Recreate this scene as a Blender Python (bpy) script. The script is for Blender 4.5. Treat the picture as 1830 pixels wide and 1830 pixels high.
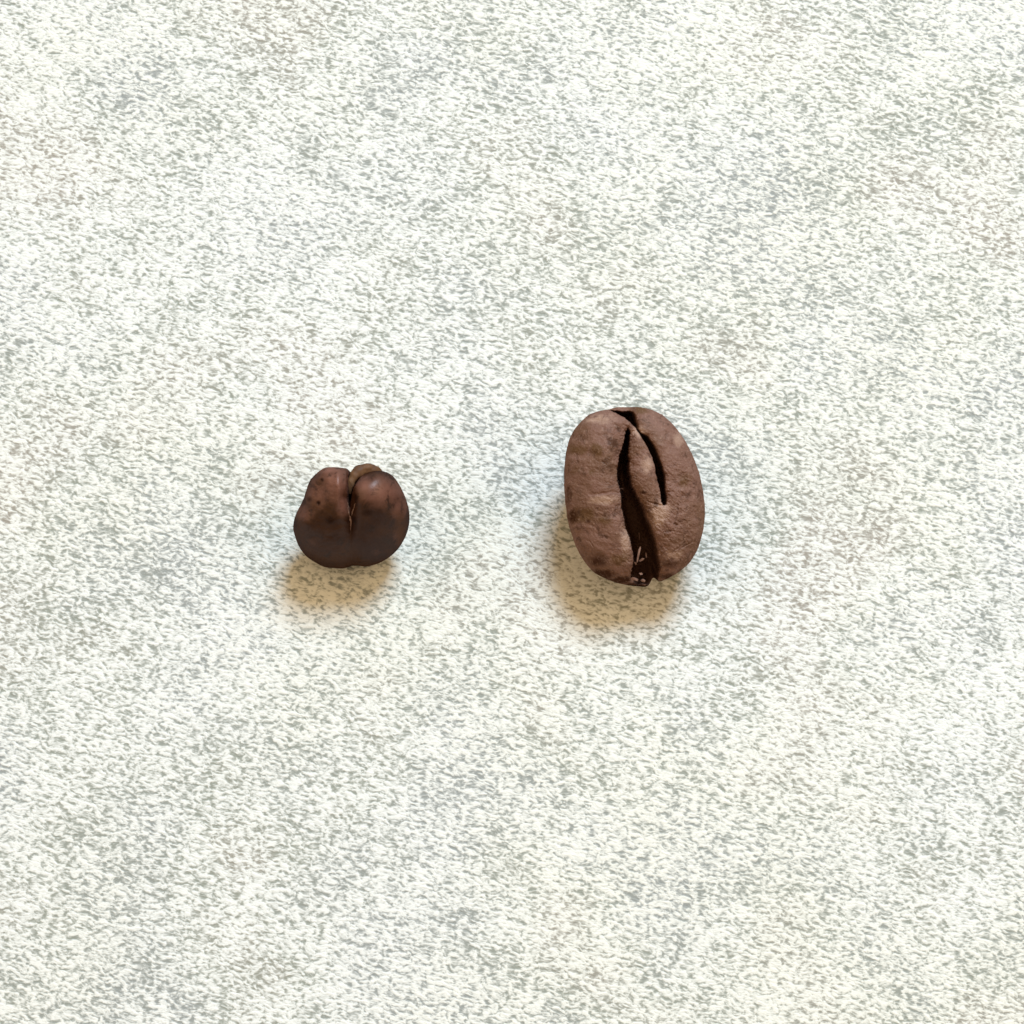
import bpy, math, random
import numpy as np
from mathutils import Vector, Matrix

# ------------------------------------------------------------------ scene, camera, light
for o in list(bpy.data.objects):
    bpy.data.objects.remove(o)
scene = bpy.context.scene
COL = scene.collection
MM = 0.001
PX = 0.035 * MM                 # one photograph pixel on the table, in metres
TILT = math.radians(14)         # the camera leans this far from straight down

cam_d = bpy.data.cameras.new('camera')
cam_d.sensor_width = 36.0
CAM_DIST = 0.24
cam_d.lens = 36.0 * CAM_DIST / (1830 * PX)
cam_d.clip_start = 0.005
cam_d.clip_end = 20.0
cam = bpy.data.objects.new('camera', cam_d)
COL.objects.link(cam)
cam.location = (0, -CAM_DIST * math.sin(TILT), CAM_DIST * math.cos(TILT))
cam.rotation_euler = (TILT, 0, 0)
scene.camera = cam

world = bpy.data.worlds.new('World')
scene.world = world
world.use_nodes = True
bg = world.node_tree.nodes['Background']
bg.inputs['Color'].default_value = (1.0, 0.71, 0.40, 1)
bg.inputs['Strength'].default_value = 0.35


def area(name, elev, azim, dist, size_x, size_y, watts, color):
    """azim: degrees east of north (the top of the picture)."""
    d = bpy.data.lights.new(name, 'AREA')
    d.shape = 'RECTANGLE'
    d.size, d.size_y = size_x, size_y
    d.energy, d.color = watts, color
    o = bpy.data.objects.new(name, d)
    e, a = math.radians(elev), math.radians(azim)
    v = Vector((math.cos(e) * math.sin(a), math.cos(e) * math.cos(a), math.sin(e)))
    o.location = v * dist
    o.rotation_euler = v.to_track_quat('Z', 'Y').to_euler()
    COL.objects.link(o)
    return o


area('window_light', 51, 21, 1.3, 0.40, 0.36, 18.6, (0.65, 0.85, 1.0))
area('room_lamp', 50, 84, 1.2, 0.9, 0.8, 4.5, (1.0, 0.73, 0.42))
area('west_fill', 48, -78, 1.6, 1.8, 1.4, 7.6, (1.0, 0.73, 0.42))  # added warm fill from the west, stands for no known lamp

vs = scene.view_settings
vs.view_transform = 'Standard'
vs.look = 'None'
vs.exposure = 0.0
vs.gamma = 1.0
vs.use_curve_mapping = False

# ------------------------------------------------------------------ node helpers


class NT:
    def __init__(self, name):
        self.mat = bpy.data.materials.new(name)
        self.mat.use_nodes = True
        self.t = self.mat.node_tree
        self.bsdf = self.t.nodes['Principled BSDF']

    def link(self, a, b):
        self.t.links.new(a, b)

    def coords(self, scale=(1, 1, 1), rot=(0, 0, 0)):
        tc = self.t.nodes.new('ShaderNodeTexCoord')
        mp = self.t.nodes.new('ShaderNodeMapping')
        mp.inputs['Rotation'].default_value = rot          # turn first ...
        self.link(tc.outputs['Object'], mp.inputs['Vector'])
        sc = self.t.nodes.new('ShaderNodeMapping')
        sc.inputs['Scale'].default_value = scale           # ... then stretch along the turned axes
        self.link(mp.outputs['Vector'], sc.inputs['Vector'])
        return sc.outputs['Vector']

    def noise(self, vec, scale, detail=2.0, rough=0.5, dist=0.0, kind='Fac'):
        n = self.t.nodes.new('ShaderNodeTexNoise')
        n.inputs['Scale'].default_value = scale
        n.inputs['Detail'].default_value = detail
        n.inputs['Roughness'].default_value = rough
        n.inputs['Distortion'].default_value = dist
        self.link(vec, n.inputs['Vector'])
        return n.outputs[kind]

    def math(self, op, a, b=0.0, c=None):
        n = self.t.nodes.new('ShaderNodeMath')
        n.operation = op
        for i, v in enumerate((a, b, c)):
            if v is None:
                continue
            if hasattr(v, 'links'):
                self.link(v, n.inputs[i])
            else:
                n.inputs[i].default_value = v
        return n.outputs[0]

    def vadd(self, a, b, k):
        s = self.t.nodes.new('ShaderNodeVectorMath')
        s.operation = 'MULTIPLY_ADD'
        self.link(b, s.inputs[0])
        s.inputs[1].default_value = (k, k, k)
        self.link(a, s.inputs[2])
        return s.outputs[0]

    def ramp(self, fac, stops, interp='LINEAR'):
        n = self.t.nodes.new('ShaderNodeValToRGB')
        cr = n.color_ramp
        cr.interpolation = interp
        while len(cr.elements) < len(stops):
            cr.elements.new(0.5)
        for e, (p, c) in zip(cr.elements, stops):
            e.position = p
            e.color = (*c, 1) if len(c) == 3 else c
        self.link(fac, n.inputs['Fac'])
        return n.outputs['Color']

    def mix(self, fac, a, b, mode='MIX'):
        n = self.t.nodes.new('ShaderNodeMix')
        n.data_type = 'RGBA'
        n.blend_type = mode
        for sock, v in ((n.inputs[0], fac), (n.inputs[6], a), (n.inputs[7], b)):
            if hasattr(v, 'links'):
                self.link(v, sock)
            else:
                sock.default_value = v if isinstance(v, float) else (*v, 1)
        return n.outputs[2]

    def bump(self, height, strength, dist, normal=None):
        n = self.t.nodes.new('ShaderNodeBump')
        n.inputs['Strength'].default_value = strength
        n.inputs['Distance'].default_value = dist
        self.link(height, n.inputs['Height'])
        if normal is not None:
            self.link(normal, n.inputs['Normal'])
        return n.outputs['Normal']


# ------------------------------------------------------------------ materials
def table_material():
    m = NT('speckled_laminate')
    # coordinates in millimetres
    flat = m.coords((1000, 1000, 1000))
    st = m.coords((700, 1330, 1000), (0, 0, math.radians(15)))
    warp = m.noise(flat, 0.9, 2.0, 0.5, 0, 'Color')
    st = m.vadd(st, warp, 0.65)
    fine = m.noise(st, 3.5, 2.0, 0.5)
    fine2 = m.noise(m.vadd(m.coords((820, 1400, 1000), (0, 0, math.radians(0))), warp, 0.5), 4.4, 1.5, 0.5)
    streak = m.noise(m.vadd(m.coords((330, 1000, 1000), (0, 0, math.radians(20))), warp, 0.5), 2.7, 2.0, 0.5)
    big = m.noise(m.coords((1000, 1000, 1000), (0, 0, 0.3)), 0.055, 5.0, 0.62, 0.4)
    mid = m.noise(m.coords((700, 1000, 1000), (0, 0, 0.5)), 0.38, 3.0, 0.6, 0.3)
    # speckle: the lowest of several fields
    v = m.math('MULTIPLY', fine, 0.55)
    v = m.math('MULTIPLY_ADD', fine2, 0.30, v)
    v = m.math('MULTIPLY_ADD', streak, 0.22, v)
    v = m.math('MULTIPLY_ADD', mid, 0.13, v)
    v = m.math('MULTIPLY_ADD', big, 0.11, v)
    v = m.math('MULTIPLY_ADD', m.noise(m.coords((300, 1000, 1000), (0, 0, math.radians(-34))), 0.16, 3.0, 0.55, 0.5), 0.10, v)
    sp = m.ramp(v, [(0.586, (0.0,) * 3), (0.652, (0.30,) * 3), (0.698, (0.74,) * 3), (0.765, (1.0,) * 3)])
    tint = m.noise(flat, 0.075, 3.0, 0.55)
    dark = m.ramp(tint, [(0.38, (0.30, 0.325, 0.33)), (0.52, (0.30, 0.325, 0.295)), (0.66, (0.335, 0.315, 0.285))])
    tint2 = m.noise(m.coords((1000, 1000, 1000), (0.4, 0, 1.1)), 0.05, 3.0, 0.55)
    light = m.ramp(tint2, [(0.40, (0.80, 0.83, 0.84)), (0.6, (0.81, 0.83, 0.805))])
    col = m.mix(sp, dark, light)
    m.link(col, m.bsdf.inputs['Base Color'])
    m.bsdf.inputs['Roughness'].default_value = 0.55
    m.bsdf.inputs['Specular IOR Level'].default_value = 0.25
    m.link(m.bump(v, 0.5, 0.00025), m.bsdf.inputs['Normal'])
    return m.mat


def bean_material(name, base, stain, dark, rough, gloss, bump_k, pale, seed, gcol=(1, 1, 1), ragged=1.6, soft=(0.25, 0.75)):
    m = NT(name)
    off = (0.3 * seed, 0.7 * seed, 0.2 * seed)
    c = m.coords((1000, 1000, 1000), off)
    big = m.noise(c, 0.42, 4.0, 0.6, 0.5)
    mid = m.noise(m.vadd(c, m.noise(c, 0.8, 2, 0.5, 0, 'Color'), 1.2), 1.3, 5.0, 0.66)
    fine = m.noise(m.coords((2600, 1500, 2000), off), 2.6, 4.0, 0.65)
    grain = m.noise(m.coords((900, 3200, 1600), off), 2.0, 3.0, 0.6)
    at = {}
    for k in ('ochre', 'burnt', 'bloom_and_lit'):
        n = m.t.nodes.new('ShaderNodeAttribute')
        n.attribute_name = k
        # ragged edges on the marks
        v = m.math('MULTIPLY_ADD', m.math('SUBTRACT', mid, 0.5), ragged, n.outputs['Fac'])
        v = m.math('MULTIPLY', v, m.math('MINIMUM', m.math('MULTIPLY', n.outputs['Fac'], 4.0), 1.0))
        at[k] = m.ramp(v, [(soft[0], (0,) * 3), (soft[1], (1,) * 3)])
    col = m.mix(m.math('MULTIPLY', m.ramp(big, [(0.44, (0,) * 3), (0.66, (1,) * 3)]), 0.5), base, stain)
    col = m.mix(at['bloom_and_lit'], col, pale)  # pale film; on the small bean also painted light
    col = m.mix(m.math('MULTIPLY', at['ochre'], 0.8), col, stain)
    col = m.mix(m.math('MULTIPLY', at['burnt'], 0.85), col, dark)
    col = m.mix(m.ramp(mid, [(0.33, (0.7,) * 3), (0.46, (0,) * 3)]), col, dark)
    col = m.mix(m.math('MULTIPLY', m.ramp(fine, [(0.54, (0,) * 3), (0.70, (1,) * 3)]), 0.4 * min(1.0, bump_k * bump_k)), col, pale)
    m.link(col, m.bsdf.inputs['Base Color'])
    m.bsdf.inputs['Specular IOR Level'].default_value = 0.0
    m.bsdf.inputs['Roughness'].default_value = 0.8
    n = m.bump(mid, 0.5 * bump_k, 0.00012)
    n = m.bump(fine, 0.55 * bump_k, 0.00006, n)
    n = m.bump(grain, 0.35 * bump_k, 0.00005, n)
    m.link(n, m.bsdf.inputs['Normal'])
    g = m.t.nodes.new('ShaderNodeBsdfGlossy')
    g.inputs['Color'].default_value = (*gcol, 1)
    m.link(m.math('MULTIPLY_ADD', mid, 0.30, rough - 0.15), g.inputs['Roughness'])
    m.link(n, g.inputs['Normal'])
    mx = m.t.nodes.new('ShaderNodeMixShader')
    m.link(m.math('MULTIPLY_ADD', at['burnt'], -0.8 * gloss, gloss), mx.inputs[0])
    m.link(m.bsdf.outputs[0], mx.inputs[1])
    m.link(g.outputs[0], mx.inputs[2])
    m.link(mx.outputs[0], m.t.nodes['Material Output'].inputs['Surface'])
    return m.mat


def simple_material(name, a, b, scale, rough):
    m = NT(name)
    c = m.coords((1000, 1000, 1000))
    n = m.noise(c, scale, 3.0, 0.6)
    m.link(m.ramp(n, [(0.35, a), (0.65, b)]), m.bsdf.inputs['Base Color'])
    m.bsdf.inputs['Roughness'].default_value = rough
    m.bsdf.inputs['Specular IOR Level'].default_value = 0.3
    m.link(m.bump(n, 0.4, 0.00008), m.bsdf.inputs['Normal'])
    return m.mat


M_TABLE = table_material()
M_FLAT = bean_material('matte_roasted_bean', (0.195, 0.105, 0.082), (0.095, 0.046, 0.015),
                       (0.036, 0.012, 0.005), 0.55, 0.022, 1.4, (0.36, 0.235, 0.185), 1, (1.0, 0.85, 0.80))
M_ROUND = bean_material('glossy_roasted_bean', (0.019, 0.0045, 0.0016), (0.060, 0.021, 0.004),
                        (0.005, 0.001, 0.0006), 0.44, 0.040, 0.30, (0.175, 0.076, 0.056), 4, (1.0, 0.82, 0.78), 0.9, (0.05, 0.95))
M_TIP = simple_material('pale_bean_skin', (0.060, 0.024, 0.012), (0.17, 0.082, 0.036), 0.8, 0.6)
M_CHAFF = simple_material('dry_silverskin', (0.13, 0.062, 0.042), (0.28, 0.165, 0.125), 2.5, 0.7)

# ------------------------------------------------------------------ geometry helpers


def mesh_obj(name, verts, faces, mat, parent=None, smooth=True, attrs=None):
    me = bpy.data.meshes.new(name)
    me.from_pydata(verts if isinstance(verts, list) else verts.tolist(), [],
                   faces if isinstance(faces, list) else faces.tolist())
    me.materials.append(mat)
    if smooth:
        me.polygons.foreach_set('use_smooth', [True] * len(me.polygons))
    me.update()
    for k, vals in (attrs or {}).items():
        me.attributes.new(k, 'FLOAT', 'POINT').data.foreach_set('value', np.ascontiguousarray(vals, dtype=np.float32))
    o = bpy.data.objects.new(name, me)
    COL.objects.link(o)
    o.parent = parent
    return o


def smoothstep(a, b, x):
    t = np.clip((x - a) / (b - a), 0, 1)
    return t * t * (3 - 2 * t)


_rng = np.random.RandomState(7)
_G = _rng.rand(256, 256)


def vnoise(x, y):
    xi, yi = np.floor(x).astype(int), np.floor(y).astype(int)
    fx, fy = x - xi, y - yi
    fx, fy = fx * fx * (3 - 2 * fx), fy * fy * (3 - 2 * fy)
    g = lambda a, b: _G[a % 256, b % 256]
    return ((g(xi, yi) * (1 - fx) + g(xi + 1, yi) * fx) * (1 - fy)
            + (g(xi, yi + 1) * (1 - fx) + g(xi + 1, yi + 1) * fx) * fy) * 2 - 1


def fbm(x, y, o=4):
    s, a = 0, 1.0
    for k in range(o):
        s = s + a * vnoise(x * 2 ** k + 17.3 * k, y * 2 ** k + 5.1 * k)
        a *= 0.5
    return s


def seg_dist(X, Y, pts, closed=False):
    d = np.full(X.shape, 1e9)
    n = len(pts)
    for i in range(n if closed else n - 1):
        ax, ay = pts[i]
        bx, by = pts[(i + 1) % n]
        dx, dy = bx - ax, by - ay
        t = np.clip(((X - ax) * dx + (Y - ay) * dy) / (dx * dx + dy * dy + 1e-9), 0, 1)
        d = np.minimum(d, np.hypot(X - ax - t * dx, Y - ay - t * dy))
    return d


def poly_sdf(X, Y, pts):
    """positive inside"""
    d = seg_dist(X, Y, pts, True)
    ins = np.zeros(X.shape, bool)
    n = len(pts)
    for i in range(n):
        ax, ay = pts[i]
        bx, by = pts[(i + 1) % n]
        c = (ay > Y) != (by > Y)
        with np.errstate(divide='ignore', invalid='ignore'):
            xs = (bx - ax) * (Y - ay) / (by - ay + 1e-12) + ax
        ins ^= c & (X < xs)
    return np.where(ins, d, -d)


def to_px(pts, k, cx, cy):
    """outline points -> bean units (photograph pixels, y up)"""
    return [((x - cx) * k, -(y - cy) * k) for x, y in pts]


def polar(pts, n, sig):
    a = np.array([math.atan2(y, x) for x, y in pts])
    r = np.array([math.hypot(x, y) for x, y in pts])
    o = np.argsort(a)
    th = np.linspace(-math.pi, math.pi, n, endpoint=False)
    rr = np.interp(th, a[o], r[o], period=2 * math.pi)
    w = int(4 * sig * n / 360) + 1
    k = np.exp(-0.5 * (np.arange(-w, w + 1) / (sig * n / 360)) ** 2)
    k /= k.sum()
    return th, np.convolve(np.concatenate([rr[-w:], rr, rr[:w]]), k, 'valid')


def bean_mesh(outline, top_h, top_n, bot_h, bot_n, shear, disp, sig=0.9, NT_=840, NR=330, NB=110):
    th, r_fine = polar(outline, NT_, sig)
    _, r_soft = polar(outline, NT_, 9.0)
    rings = []
    for i in range(1, NR + 1):
        q = i / NR
        rings.append((math.sin(q * math.pi / 2) if q < 1 else 1.0, 1))
    for i in range(1, NB):
        rings.append((math.cos(i / NB * math.pi / 2), -1))
    rho = np.array([a for a, _ in rings])[:, None]
    side = np.array([b for _, b in rings])[:, None]
    f = smoothstep(0.45, 0.95, rho)
    R = rho * (r_soft[None] * (1 - f) + r_fine[None] * f)
    X, Y = R * np.cos(th)[None], R * np.sin(th)[None]
    zt = top_h * np.clip(1 - rho ** top_n, 0, 1) ** (1 / top_n)
    zb = -bot_h * np.clip(1 - rho ** bot_n, 0, 1) ** (1 / bot_n)
    Z = np.where(side > 0, zt, zb) + 0 * X
    P, D = disp(X, Y, rho + 0 * X)
    # the cut never breaks through the underside
    Z = np.where(side > 0, np.maximum(Z + D, zb + 7 * (1 - rho ** 8) + D * 0.03 * (1 - rho ** 8)), Z) + shear * Y
    X = X + P * np.where(side > 0, 1, 0)
    c0 = np.array([[0, 0, 0]])
    PT, DT = disp(np.zeros((1, 1)), np.zeros((1, 1)), np.zeros((1, 1)))
    top = np.array([[0, 0, top_h + DT[0, 0]]])
    bot = np.array([[0, 0, -bot_h]])
    V = np.concatenate([np.stack([X, Y, Z], -1).reshape(-1, 3), top, bot])
    nr = len(rings)
    F = []
    j = np.arange(NT_)
    j2 = (j + 1) % NT_
    idx = np.arange(nr - 1)[:, None] * NT_
    quads = np.stack([idx + j, idx + NT_ + j, idx + NT_ + j2, idx + j2], -1).reshape(-1, 4)
    F = quads.tolist()
    it, ib = nr * NT_, nr * NT_ + 1
    F += [[it, int(a), int(b)] for a, b in zip(j, j2)]
    last = (nr - 1) * NT_
    F += [[ib, int(last + b), int(last + a)] for a, b in zip(j, j2)]
    return V, F


ROT = Matrix.Rotation(TILT, 3, 'X')


def tilt(V, lean=ROT):
    return np.asarray(V) @ np.array(lean).T


def tube(path, radii, nseg=16, flat=0.6):
    """tapered, flattened tube through 3-D points, with rounded ends"""
    pts = [Vector(p) for p in path]
    # subdivide with Catmull-Rom
    P, Rr = [], []
    for i in range(len(pts) - 1):
        p0, p1, p2, p3 = pts[max(i - 1, 0)], pts[i], pts[i + 1], pts[min(i + 2, len(pts) - 1)]
        for s in range(6):
            t = s / 6
            P.append(0.5 * ((2 * p1) + (p2 - p0) * t + (2 * p0 - 5 * p1 + 4 * p2 - p3) * t * t
                            + (3 * p1 - p0 - 3 * p2 + p3) * t ** 3))
            Rr.append(radii[i] * (1 - t) + radii[i + 1] * t)
    P.append(pts[-1])
    Rr.append(radii[-1])
    V, F = [], []
    for i, (p, r) in enumerate(zip(P, Rr)):
        tdir = (P[min(i + 1, len(P) - 1)] - P[max(i - 1, 0)]).normalized()
        a = tdir.cross(Vector((0, 0, 1))).normalized()
        b = a.cross(tdir).normalized()
        for k in range(nseg):
            w = 2 * math.pi * k / nseg
            V.append(tuple(p + a * r * math.cos(w) + b * r * flat * math.sin(w)))
    n = len(P)
    for i in range(n - 1):
        for k in range(nseg):
            F.append([i * nseg + k, i * nseg + (k + 1) % nseg, (i + 1) * nseg + (k + 1) % nseg, (i + 1) * nseg + k])
    V.append(tuple(P[0]))
    V.append(tuple(P[-1]))
    for k in range(nseg):
        F.append([n * nseg, (k + 1) % nseg, k])
        F.append([n * nseg + 1, (n - 1) * nseg + k, (n - 1) * nseg + (k + 1) % nseg])
    return np.array(V), F


def spot_marks(V, spots, k, cx, cy):
    """roast marks, pale film and painted light: sums of soft spots (x, y, half width, half height, amount) on the upper side"""
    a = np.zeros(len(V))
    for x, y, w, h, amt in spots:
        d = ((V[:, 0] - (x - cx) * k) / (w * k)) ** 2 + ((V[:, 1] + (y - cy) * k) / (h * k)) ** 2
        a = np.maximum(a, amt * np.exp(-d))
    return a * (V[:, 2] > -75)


def thing(name, label, cat, group, loc):
    o = bpy.data.objects.new(name, None)
    o.empty_display_size = 0.004
    COL.objects.link(o)
    o.location = loc
    o['label'], o['category'], o['group'] = label, cat, group
    return o


# ------------------------------------------------------------------ the table
s, hgt = 0.30, 0.02
tv = [(-s, -s, -hgt), (s, -s, -hgt), (s, s, -hgt), (-s, s, -hgt), (-s, -s, 0), (s, -s, 0), (s, s, 0), (-s, s, 0)]
tf = [[3, 2, 1, 0], [4, 5, 6, 7], [0, 1, 5, 4], [1, 2, 6, 5], [2, 3, 7, 6], [3, 0, 4, 7]]
table = mesh_obj('tabletop', tv, tf, M_TABLE, None, False)
table['kind'] = 'structure'

GROUP = 'roasted coffee beans on the speckled tabletop'


def seat(V):
    """the shift that sets the bean's lowest point on the table"""
    return -V[:, 2].min()


# ------------------------------------------------------------------ large flat bean with the open centre cut
K2, CX2, CY2 = 340 / 1830, 935, 1012
big_out = [(860, 165), (1000, 165), (1100, 190), (1200, 240), (1300, 335), (1390, 450), (1460, 580), (1520, 720),
           (1565, 880), (1590, 1020), (1600, 1150), (1590, 1280), (1560, 1420), (1520, 1530), (1450, 1640),
           (1340, 1730), (1240, 1785), (1165, 1818), (1130, 1772), (1105, 1770), (1080, 1835), (1050, 1861), (960, 1856),
           (870, 1844), (760, 1821), (650, 1776), (560, 1731), (480, 1646), (400, 1516), (350, 1386), (310, 1256),
           (290, 1126), (278, 1000), (270, 850), (275, 700), (290, 580), (320, 460), (370, 370), (430, 300), (500, 235),
           (580, 205), (700, 185), (760, 165)]
cut_l = [(862, 360), (842, 400), (828, 500), (790, 600), (768, 700), (755, 800), (775, 900), (800, 1000), (800, 1100),
         (825, 1200), (840, 1300), (880, 1400), (905, 1500), (920, 1600), (905, 1700), (900, 1790), (960, 1840)]
cut_r = [(1090, 1840), (1150, 1800), (1180, 1700), (1165, 1600), (1150, 1500), (1125, 1400), (1090, 1300), (1050, 1200), (1015, 1100),
         (960, 1000), (910, 900), (890, 800), (880, 700), (876, 600), (884, 500), (886, 400), (876, 360)]
slit = [(690, 192), (760, 195), (830, 206), (880, 198), (918, 214), (938, 240), (950, 275), (962, 330), (966, 375), (990, 410), (1050, 440), (1098, 500),
        (1128, 560), (1158, 640), (1188, 720), (1215, 800), (1218, 880), (1222, 960), (1232, 1040), (1226, 1085),
        (1195, 1095), (1174, 1060), (1165, 960), (1142, 880), (1124, 800), (1112, 720), (1085, 640), (1052, 560),
        (1020, 500), (980, 440), (950, 392), (935, 360), (890, 318), (840, 272), (760, 230)]
MAIN = to_px(cut_l + cut_r, K2, CX2, CY2)
SLIT = to_px(slit, K2, CX2, CY2)
CREASES = [([(1050, 1052), (1110, 1075), (1185, 1094)], 2.2, 1.6), ([(1335, 1085), (1325, 1180), (1300, 1265)], 1.8, 1.3),
           ([(1490, 1428), (1440, 1450), (1370, 1490)], 2.4, 1.5), ([(1240, 1120), (1275, 1160)], 1.6, 1.4),
           ([(620, 680), (660, 710)], 1.2, 1.2), ([(1300, 1265), (1320, 1275)], 3.0, 1.8),
           ([(1230, 965), (1290, 962)], 2.0, 1.4), ([(1250, 1540), (1330, 1500), (1400, 1440)], 1.2, 1.3),
           ([(500, 1420), (540, 1480)], 1.2, 1.2), ([(1200, 1340), (1290, 1330), (1360, 1350)], 1.0, 1.2)]
CREASES = [(to_px(p, K2, CX2, CY2), d, w) for p, d, w in CREASES]


def big_disp(X, Y, rho):
    wob = 1.3 * fbm(X / 7, Y / 7, 3)
    s1 = poly_sdf(X, Y, MAIN) + wob * 0.6 + 0.8 * fbm(X / 2.3 + 7, Y / 2.3, 2)
    s2 = poly_sdf(X, Y, SLIT) + wob * 0.35 + 0.4 * fbm(X / 2.1, Y / 2.1 + 11, 2)
    edge = 1 - smoothstep(0.95, 1.0, rho)
    Z = np.zeros_like(X)
    # the lobes roll down into the cut
    Z -= 17 * np.exp(-np.clip(-s1, 0, None) / 11) + 6 * np.exp(-np.clip(-s2, 0, None) / 5)
    # upper left lobe leans in more gently
    gx, gy = (790 - CX2) * K2, -(520 - CY2) * K2
    Z -= 7 * np.exp(-((X - gx) / 13) ** 2 - ((Y - gy) / 32) ** 2)
    Z -= (1 - np.exp(-np.clip(s1, 0, None) / 3.2)) * 118 * (0.55 + 0.45 * edge) + (1 - np.exp(-np.clip(s2, 0, None) / 3.2)) * 78 * (0.3 + 0.7 * edge)
    # inner tongue lies a little below the lobes and rounds over
    # step across the left lobe
    yl = -(985 - CY2) * K2 + 1.5 * np.sin(X / 9) + 0.02 * X
    win = smoothstep((450 - CX2) * K2, (600 - CX2) * K2, X) * (1 - smoothstep((770 - CX2) * K2, (800 - CX2) * K2, X))
    Z += 2.6 * win * np.exp(-np.clip(yl - Y, 0, None) / 16) * smoothstep(-1.0, 1.0, yl - Y)
    Z -= 1.8 * win * np.exp(-((Y - yl - 2.5) / 3.0) ** 2)
    # broad dents
    for (px, py, w, hh, dpt) in ((480, 1180, 26, 10, 2.6), (430, 600, 24, 10, 2.0), (560, 1560, 24, 12, 2.2),
                                 (1370, 860, 18, 16, 2.4), (1130, 1180, 10, 16, 2.0), (1500, 1000, 14, 18, 2.0)):
        Z -= dpt * np.exp(-((X - (px - CX2) * K2) / w) ** 2 - ((Y + (py - CY2) * K2) / hh) ** 2)
    for p, dpt, w in CREASES:
        Z -= dpt * np.exp(-(seg_dist(X, Y, p) / w) ** 2)
    # wrinkles, rougher on the lower right
    rough = 0.45 + 0.8 * smoothstep(0, 60, X - 0.6 * Y)
    Z += rough * (1.0 * fbm(X / 13 + 3, Y / 9, 4) + 0.6 * fbm((X + Y) / 4, (X - Y) / 9, 2) + 0.25 * fbm(X / 2.2, Y / 1.6, 2))
    Z += 1.6 * fbm(X / 34 + 9, Y / 30 + 2, 2)
    # faint crosswise wrinkles
    Z += 0.9 * fbm(X / 30 + 60, (Y + 0.12 * X) / 9 + 13, 2) * (1 - 0.5 * smoothstep(0, 40, X))
    # crumbly broken end of the cut
    ce = np.exp(-((X - (980 - CX2) * K2) / 26) ** 2 - ((Y + (1790 - CY2) * K2) / 14) ** 2)
    Z += ce * (3.2 * fbm(X / 3.1, Y / 2.6 + 40, 3) - 3)
    return 0.4 * fbm(Y / 11, X / 11 + 30, 2) * rho, Z


V, F = bean_mesh(to_px(big_out, K2, CX2, CY2), 64, 2.25, 120, 2.2, 0.06, big_disp)
Vb = tilt(V) * PX
BIG_Z = seat(Vb)
# where the outline's middle lies on the table, seen along the camera's lean
big = thing('coffee_bean', 'large matte brown oval coffee bean lying flat side up with a wide dark split',
            'coffee bean', GROUP, (7.53 * MM, -0.17 * MM, 0))
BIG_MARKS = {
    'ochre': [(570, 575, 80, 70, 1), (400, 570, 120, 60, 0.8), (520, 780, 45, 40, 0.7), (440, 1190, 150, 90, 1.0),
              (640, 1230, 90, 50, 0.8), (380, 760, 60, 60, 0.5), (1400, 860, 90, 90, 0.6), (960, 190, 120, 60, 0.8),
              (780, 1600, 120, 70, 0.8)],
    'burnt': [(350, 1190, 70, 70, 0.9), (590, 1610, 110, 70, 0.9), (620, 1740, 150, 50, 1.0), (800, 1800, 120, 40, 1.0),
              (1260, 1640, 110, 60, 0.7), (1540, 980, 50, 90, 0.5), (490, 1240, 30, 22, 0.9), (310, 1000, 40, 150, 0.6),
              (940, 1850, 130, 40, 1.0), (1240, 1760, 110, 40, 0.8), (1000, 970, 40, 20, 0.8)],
    'bloom_and_lit': [(960, 400, 70, 60, 0.9), (640, 1040, 150, 45, 0.9), (1160, 1150, 90, 150, 1.0), (840, 1400, 60, 160, 0.8),
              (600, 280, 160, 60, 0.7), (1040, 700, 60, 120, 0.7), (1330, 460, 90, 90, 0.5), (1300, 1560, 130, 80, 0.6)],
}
mesh_obj('bean_body', Vb + np.array([0, 0, BIG_Z]), F, M_FLAT, big, attrs={k: spot_marks(V, p, K2, CX2, CY2) for k, p in BIG_MARKS.items()})


def place(V, z0):
    return tilt(V) * PX + np.array([0, 0, z0])


def flake(pts, z, thick, seed, curl=2.0):
    """a small curled scrap of dry skin: outline pts in bean units, thin but solid"""
    rnd = random.Random(seed)
    n = len(pts)
    cx, cy = sum(p[0] for p in pts) / n, sum(p[1] for p in pts) / n
    top = [(x, y, z + curl * rnd.uniform(-0.5, 1)) for x, y in pts]
    bot = [(x, y, zz - thick) for x, y, zz in top]
    V = top + bot + [(cx, cy, z + thick), (cx, cy, z - thick)]
    F = []
    for i in range(n):
        k = (i + 1) % n
        F += [[i, k, n + k, n + i][::-1], [2 * n, i, k], [2 * n + 1, n + k, n + i]]
    return np.array(V), F


def q2(x, y):
    return ((x - CX2) * K2, -(y - CY2) * K2)


flakes = [
    ([(985, 1475), (992, 1492), (976, 1560), (964, 1620), (950, 1632), (956, 1570), (970, 1505)], 18),
    ([(972, 1612), (1004, 1586), (1026, 1590), (1016, 1606), (984, 1622)], 14),
    ([(925, 1622), (944, 1626), (956, 1648), (940, 1652)], 14),
    ([(895, 1776), (918, 1764), (940, 1772), (968, 1786), (958, 1806), (930, 1798), (908, 1804)], 14),
    ([(988, 1796), (1012, 1782), (1036, 1798), (1030, 1814), (1004, 1812)], 10),
    ([(975, 1728), (1000, 1724), (1012, 1740), (988, 1748)], 10),
    ([(798, 931), (815, 926), (828, 936), (822, 942), (806, 938)], 22),
    ([(973, 1350), (979, 1350), (982, 1415), (977, 1418)], 6),
    ([(1036, 1540), (1046, 1534), (1052, 1576), (1042, 1590)], 2),
]
for i, (p, z) in enumerate(flakes):
    fv, ff = flake([q2(*a) for a in p], z, 1.0, i)
    mesh_obj('chaff_flake', place(fv, BIG_Z), ff, M_CHAFF, big, False)

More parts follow.
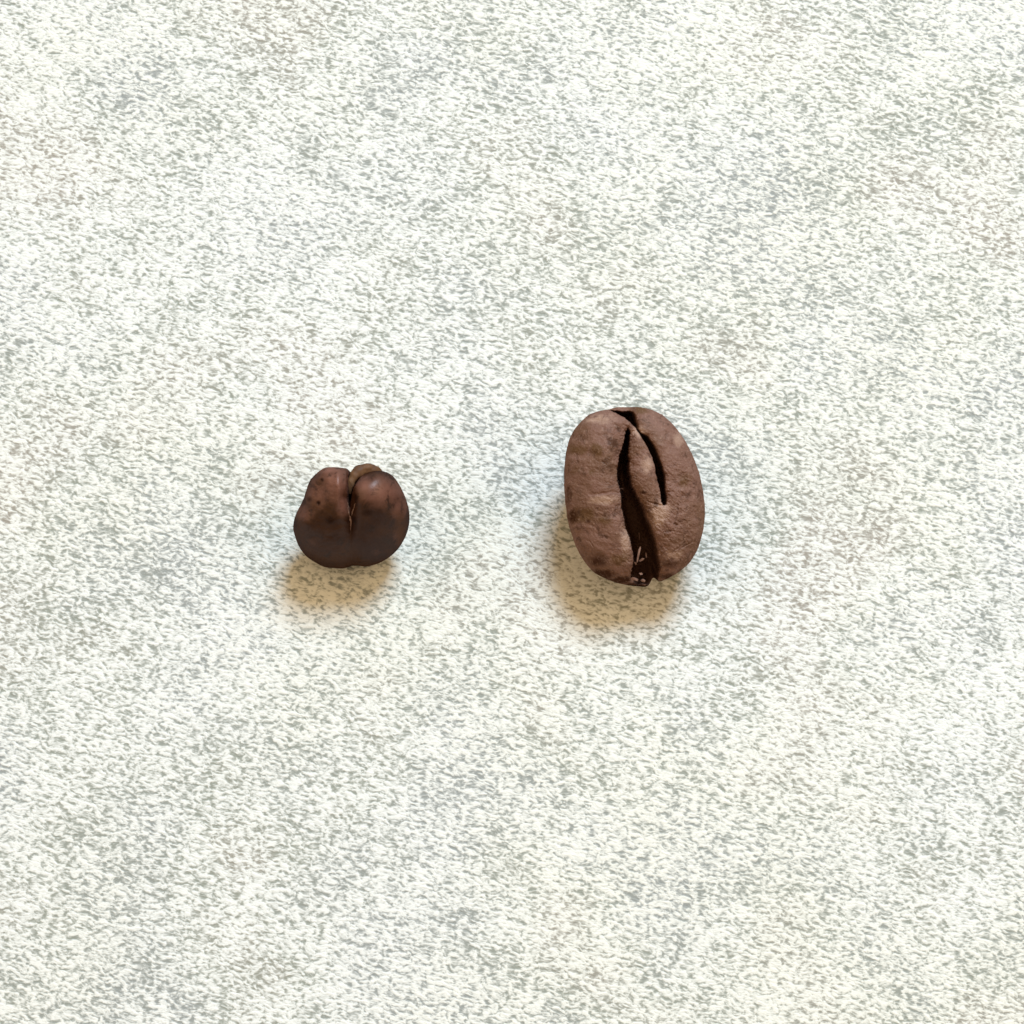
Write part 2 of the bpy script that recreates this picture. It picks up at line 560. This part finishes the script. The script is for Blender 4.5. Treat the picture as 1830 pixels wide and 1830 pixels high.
rc = random.Random(21)
for i in range(10):
    x, y, r = rc.uniform(905, 1040), rc.uniform(1690, 1835), rc.uniform(10, 20)
    p = [q2(x + r * rc.uniform(0.6, 1.3) * math.cos(w), y + r * rc.uniform(0.5, 1.1) * math.sin(w)) for w in np.arange(6) * math.pi / 3]
    i0 = int(np.argmin((V[:300000, 0] - p[0][0]) ** 2 + (V[:300000, 1] - p[0][1]) ** 2))
    fv, ff = flake(p, V[i0, 2] + 1.2, 1.6, 40 + i, 1.6)
    mesh_obj('crumb', place(fv, BIG_Z), ff, M_CHAFF if i % 4 == 0 else M_FLAT, big, False)

# ------------------------------------------------------------------ small round bean with a nearly closed cut
K1, CX1, CY1 = 300 / 1830, 900, 765
SHEAR = 0.60
small_out = [(905, 275), (960, 290), (1060, 280), (1150, 258), (1230, 255), (1290, 270), (1350, 305), (1400, 370), (1450, 460), (1490, 560),
             (1520, 680), (1522, 800), (1500, 900), (1450, 1010), (1380, 1110), (1300, 1180), (1200, 1240), (1100, 1275),
             (1040, 1285), (960, 1272), (890, 1275), (800, 1305), (700, 1300), (600, 1290), (500, 1240), (400, 1170),
             (330, 1070), (290, 960), (272, 870), (280, 800), (310, 710), (360, 620), (400, 540), (430, 450), (470, 350),
             (530, 290), (620, 225), (700, 215), (800, 222), (870, 232)]
gap = [(870, 230), (905, 255), (960, 270), (1065, 278), (1030, 312), (985, 372), (950, 430), (930, 500), (912, 590), (905, 640), (890, 640),
       (880, 600), (876, 500), (872, 420), (868, 330)]
GAP = to_px(gap, K1, CX1, CY1)
SEAM = to_px([(885, 560), (900, 650), (905, 760), (908, 860), (905, 1000), (900, 1150), (895, 1290)], K1, CX1, CY1)


def small_disp(X, Y, rho):
    sg = poly_sdf(X, Y, GAP) + 0.3 * fbm(X / 4, Y / 4, 2)
    ds = seg_dist(X, Y, SEAM)
    yk = -(Y / K1) + CY1
    fade = 1.15 - 0.55 * smoothstep(820, 1100, yk)
    Z = np.zeros_like(X)
    Z -= fade * (13 * np.exp(-(ds / 14) ** 2) + 5 * np.exp(-np.sqrt(ds * ds + 1.5) / 4)) + 1.0 * (1 - smoothstep(760, 900, yk)) * np.exp(-(ds / 1.6) ** 2)
    Z -= 9 * np.exp(-np.clip(-sg, 0, None) / 8)
    Z -= 52 * (1 - np.exp(-np.clip(sg, 0, None) / 3.0)) * (1 - 0.6 * smoothstep(0.85, 1, rho))
    # rib beside the gap on the left lobe, flat cheek beyond it
    lx = (785 - CX1) * K1
    Z += 5 * np.exp(-((X - lx) / 7) ** 2) * (1 - smoothstep(560, 700, yk))
    Z -= 9 * np.exp(-((X - (600 - CX1) * K1) / 20) ** 2 - ((Y + (470 - CY1) * K1) / 26) ** 2)
    # bulge low on the left, dent above it
    Z += 7 * np.exp(-((X - (400 - CX1) * K1) / 17) ** 2 - ((Y + (840 - CY1) * K1) / 16) ** 2)
    # full right lobe
    Z += 8 * np.exp(-((X - (1190 - CX1) * K1) / 30) ** 2 - ((Y + (560 - CY1) * K1) / 34) ** 2)
    for px, py, w, dpt in ((610, 355, 2.2, 2.0), (570, 600, 2.8, 2.6), (700, 760, 3.0, 1.2), (480, 690, 3, 1.2)):
        Z -= dpt * np.exp(-((X - (px - CX1) * K1) ** 2 + (Y + (py - CY1) * K1) ** 2) / w ** 2)
    left = 1 - smoothstep(-10, 10, X)
    Z += (0.25 + 0.75 * left) * 0.7 * fbm(X / 12 + 50, Y / 10 + 8, 4)
    Z += 1.4 * fbm(X / 30 + 20, Y / 30 + 3, 2)
    return 0 * X, Z


V, F = bean_mesh(to_px(small_out, K1, CX1, CY1), 88, 2.3, 66, 2.0, SHEAR, small_disp)
Vs = tilt(V) * PX
SMALL_Z = seat(Vs)
small = thing('coffee_bean', 'small round glossy dark brown coffee bean with a thin closed crease and tan tip',
              'coffee bean', GROUP, (-9.89 * MM, -1.27 * MM, 0))
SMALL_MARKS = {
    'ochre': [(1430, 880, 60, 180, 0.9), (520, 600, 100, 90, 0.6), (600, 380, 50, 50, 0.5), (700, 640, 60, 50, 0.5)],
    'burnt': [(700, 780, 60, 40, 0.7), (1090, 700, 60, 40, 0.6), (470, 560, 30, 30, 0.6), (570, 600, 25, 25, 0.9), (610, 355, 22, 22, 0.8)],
    'bloom_and_lit': [(740, 380, 160, 200, 1.0), (560, 500, 120, 150, 0.8), (830, 620, 70, 110, 0.9), (1240, 480, 220, 150, 0.9),  # pale mottle, mostly the light on the upper lobes put into the colour
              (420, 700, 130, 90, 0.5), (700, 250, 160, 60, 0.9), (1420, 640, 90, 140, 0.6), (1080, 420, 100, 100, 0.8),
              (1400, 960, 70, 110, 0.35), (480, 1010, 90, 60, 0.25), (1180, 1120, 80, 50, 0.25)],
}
mesh_obj('bean_body', Vs + np.array([0, 0, SMALL_Z]), F, M_ROUND, small, attrs={k: spot_marks(V, p, K1, CX1, CY1) for k, p in SMALL_MARKS.items()})


def q1(x, y, z):
    X, Y = (x - CX1) * K1, -(y - CY1) * K1
    return (X, Y, z + SHEAR * Y)


tip_path = [q1(893, 500, 36), q1(903, 420, 32), q1(930, 335, 20), q1(990, 265, 8), q1(1080, 240, 0), q1(1170, 258, -4), q1(1250, 310, -8)]
tvv, tff = tube(tip_path, [2.0, 5.0, 8.0, 10.5, 10.5, 9.0, 4.0], 24, 0.8)
tvv = tvv + np.stack([1.2 * fbm(tvv[:, 1] / 5, tvv[:, 2] / 5, 3), 1.0 * fbm(tvv[:, 0] / 5 + 9, tvv[:, 2] / 6, 3), 1.2 * fbm(tvv[:, 0] / 6, tvv[:, 1] / 6 + 4, 3)], -1)
mesh_obj('curled_tip', place(tvv, SMALL_Z), tff, M_TIP, small)
# pale torn skin along the closed part of the crease
strips = (([(878, 590), (882, 630), (884, 660), (889, 700), (896, 730), (906, 760), (912, 785), (910, 815), (906, 850), (905, 890)],
           [0.3, 0.9, 0.5, 1.3, 1.0, 2.0, 2.6, 1.5, 0.8, 0.2]),
          ([(968, 595), (958, 620), (950, 655), (938, 675), (930, 700), (922, 735)], [0.2, 0.9, 0.5, 1.2, 0.8, 0.3]))
for n, (path, rad) in enumerate(strips):
    pts = []
    for x, y in path:
        X, Y = (x - CX1) * K1, -(y - CY1) * K1
        i = int(np.argmin((V[:300000, 0] - X) ** 2 + (V[:300000, 1] - Y) ** 2 - 1e-4 * V[:300000, 2]))
        pts.append((X, Y, V[i, 2] + 0.6))
    a, b = tube(pts, rad, 8, 0.35)
    a = a + np.stack([0.7 * fbm(a[:, 1] / 2 + 5 * n, a[:, 0] / 2, 2), 0 * a[:, 0], 0.3 * fbm(a[:, 0] / 2, a[:, 1] / 2, 2)], -1)
    mesh_obj('chaff_strand', place(a, SMALL_Z), b, M_CHAFF, small)
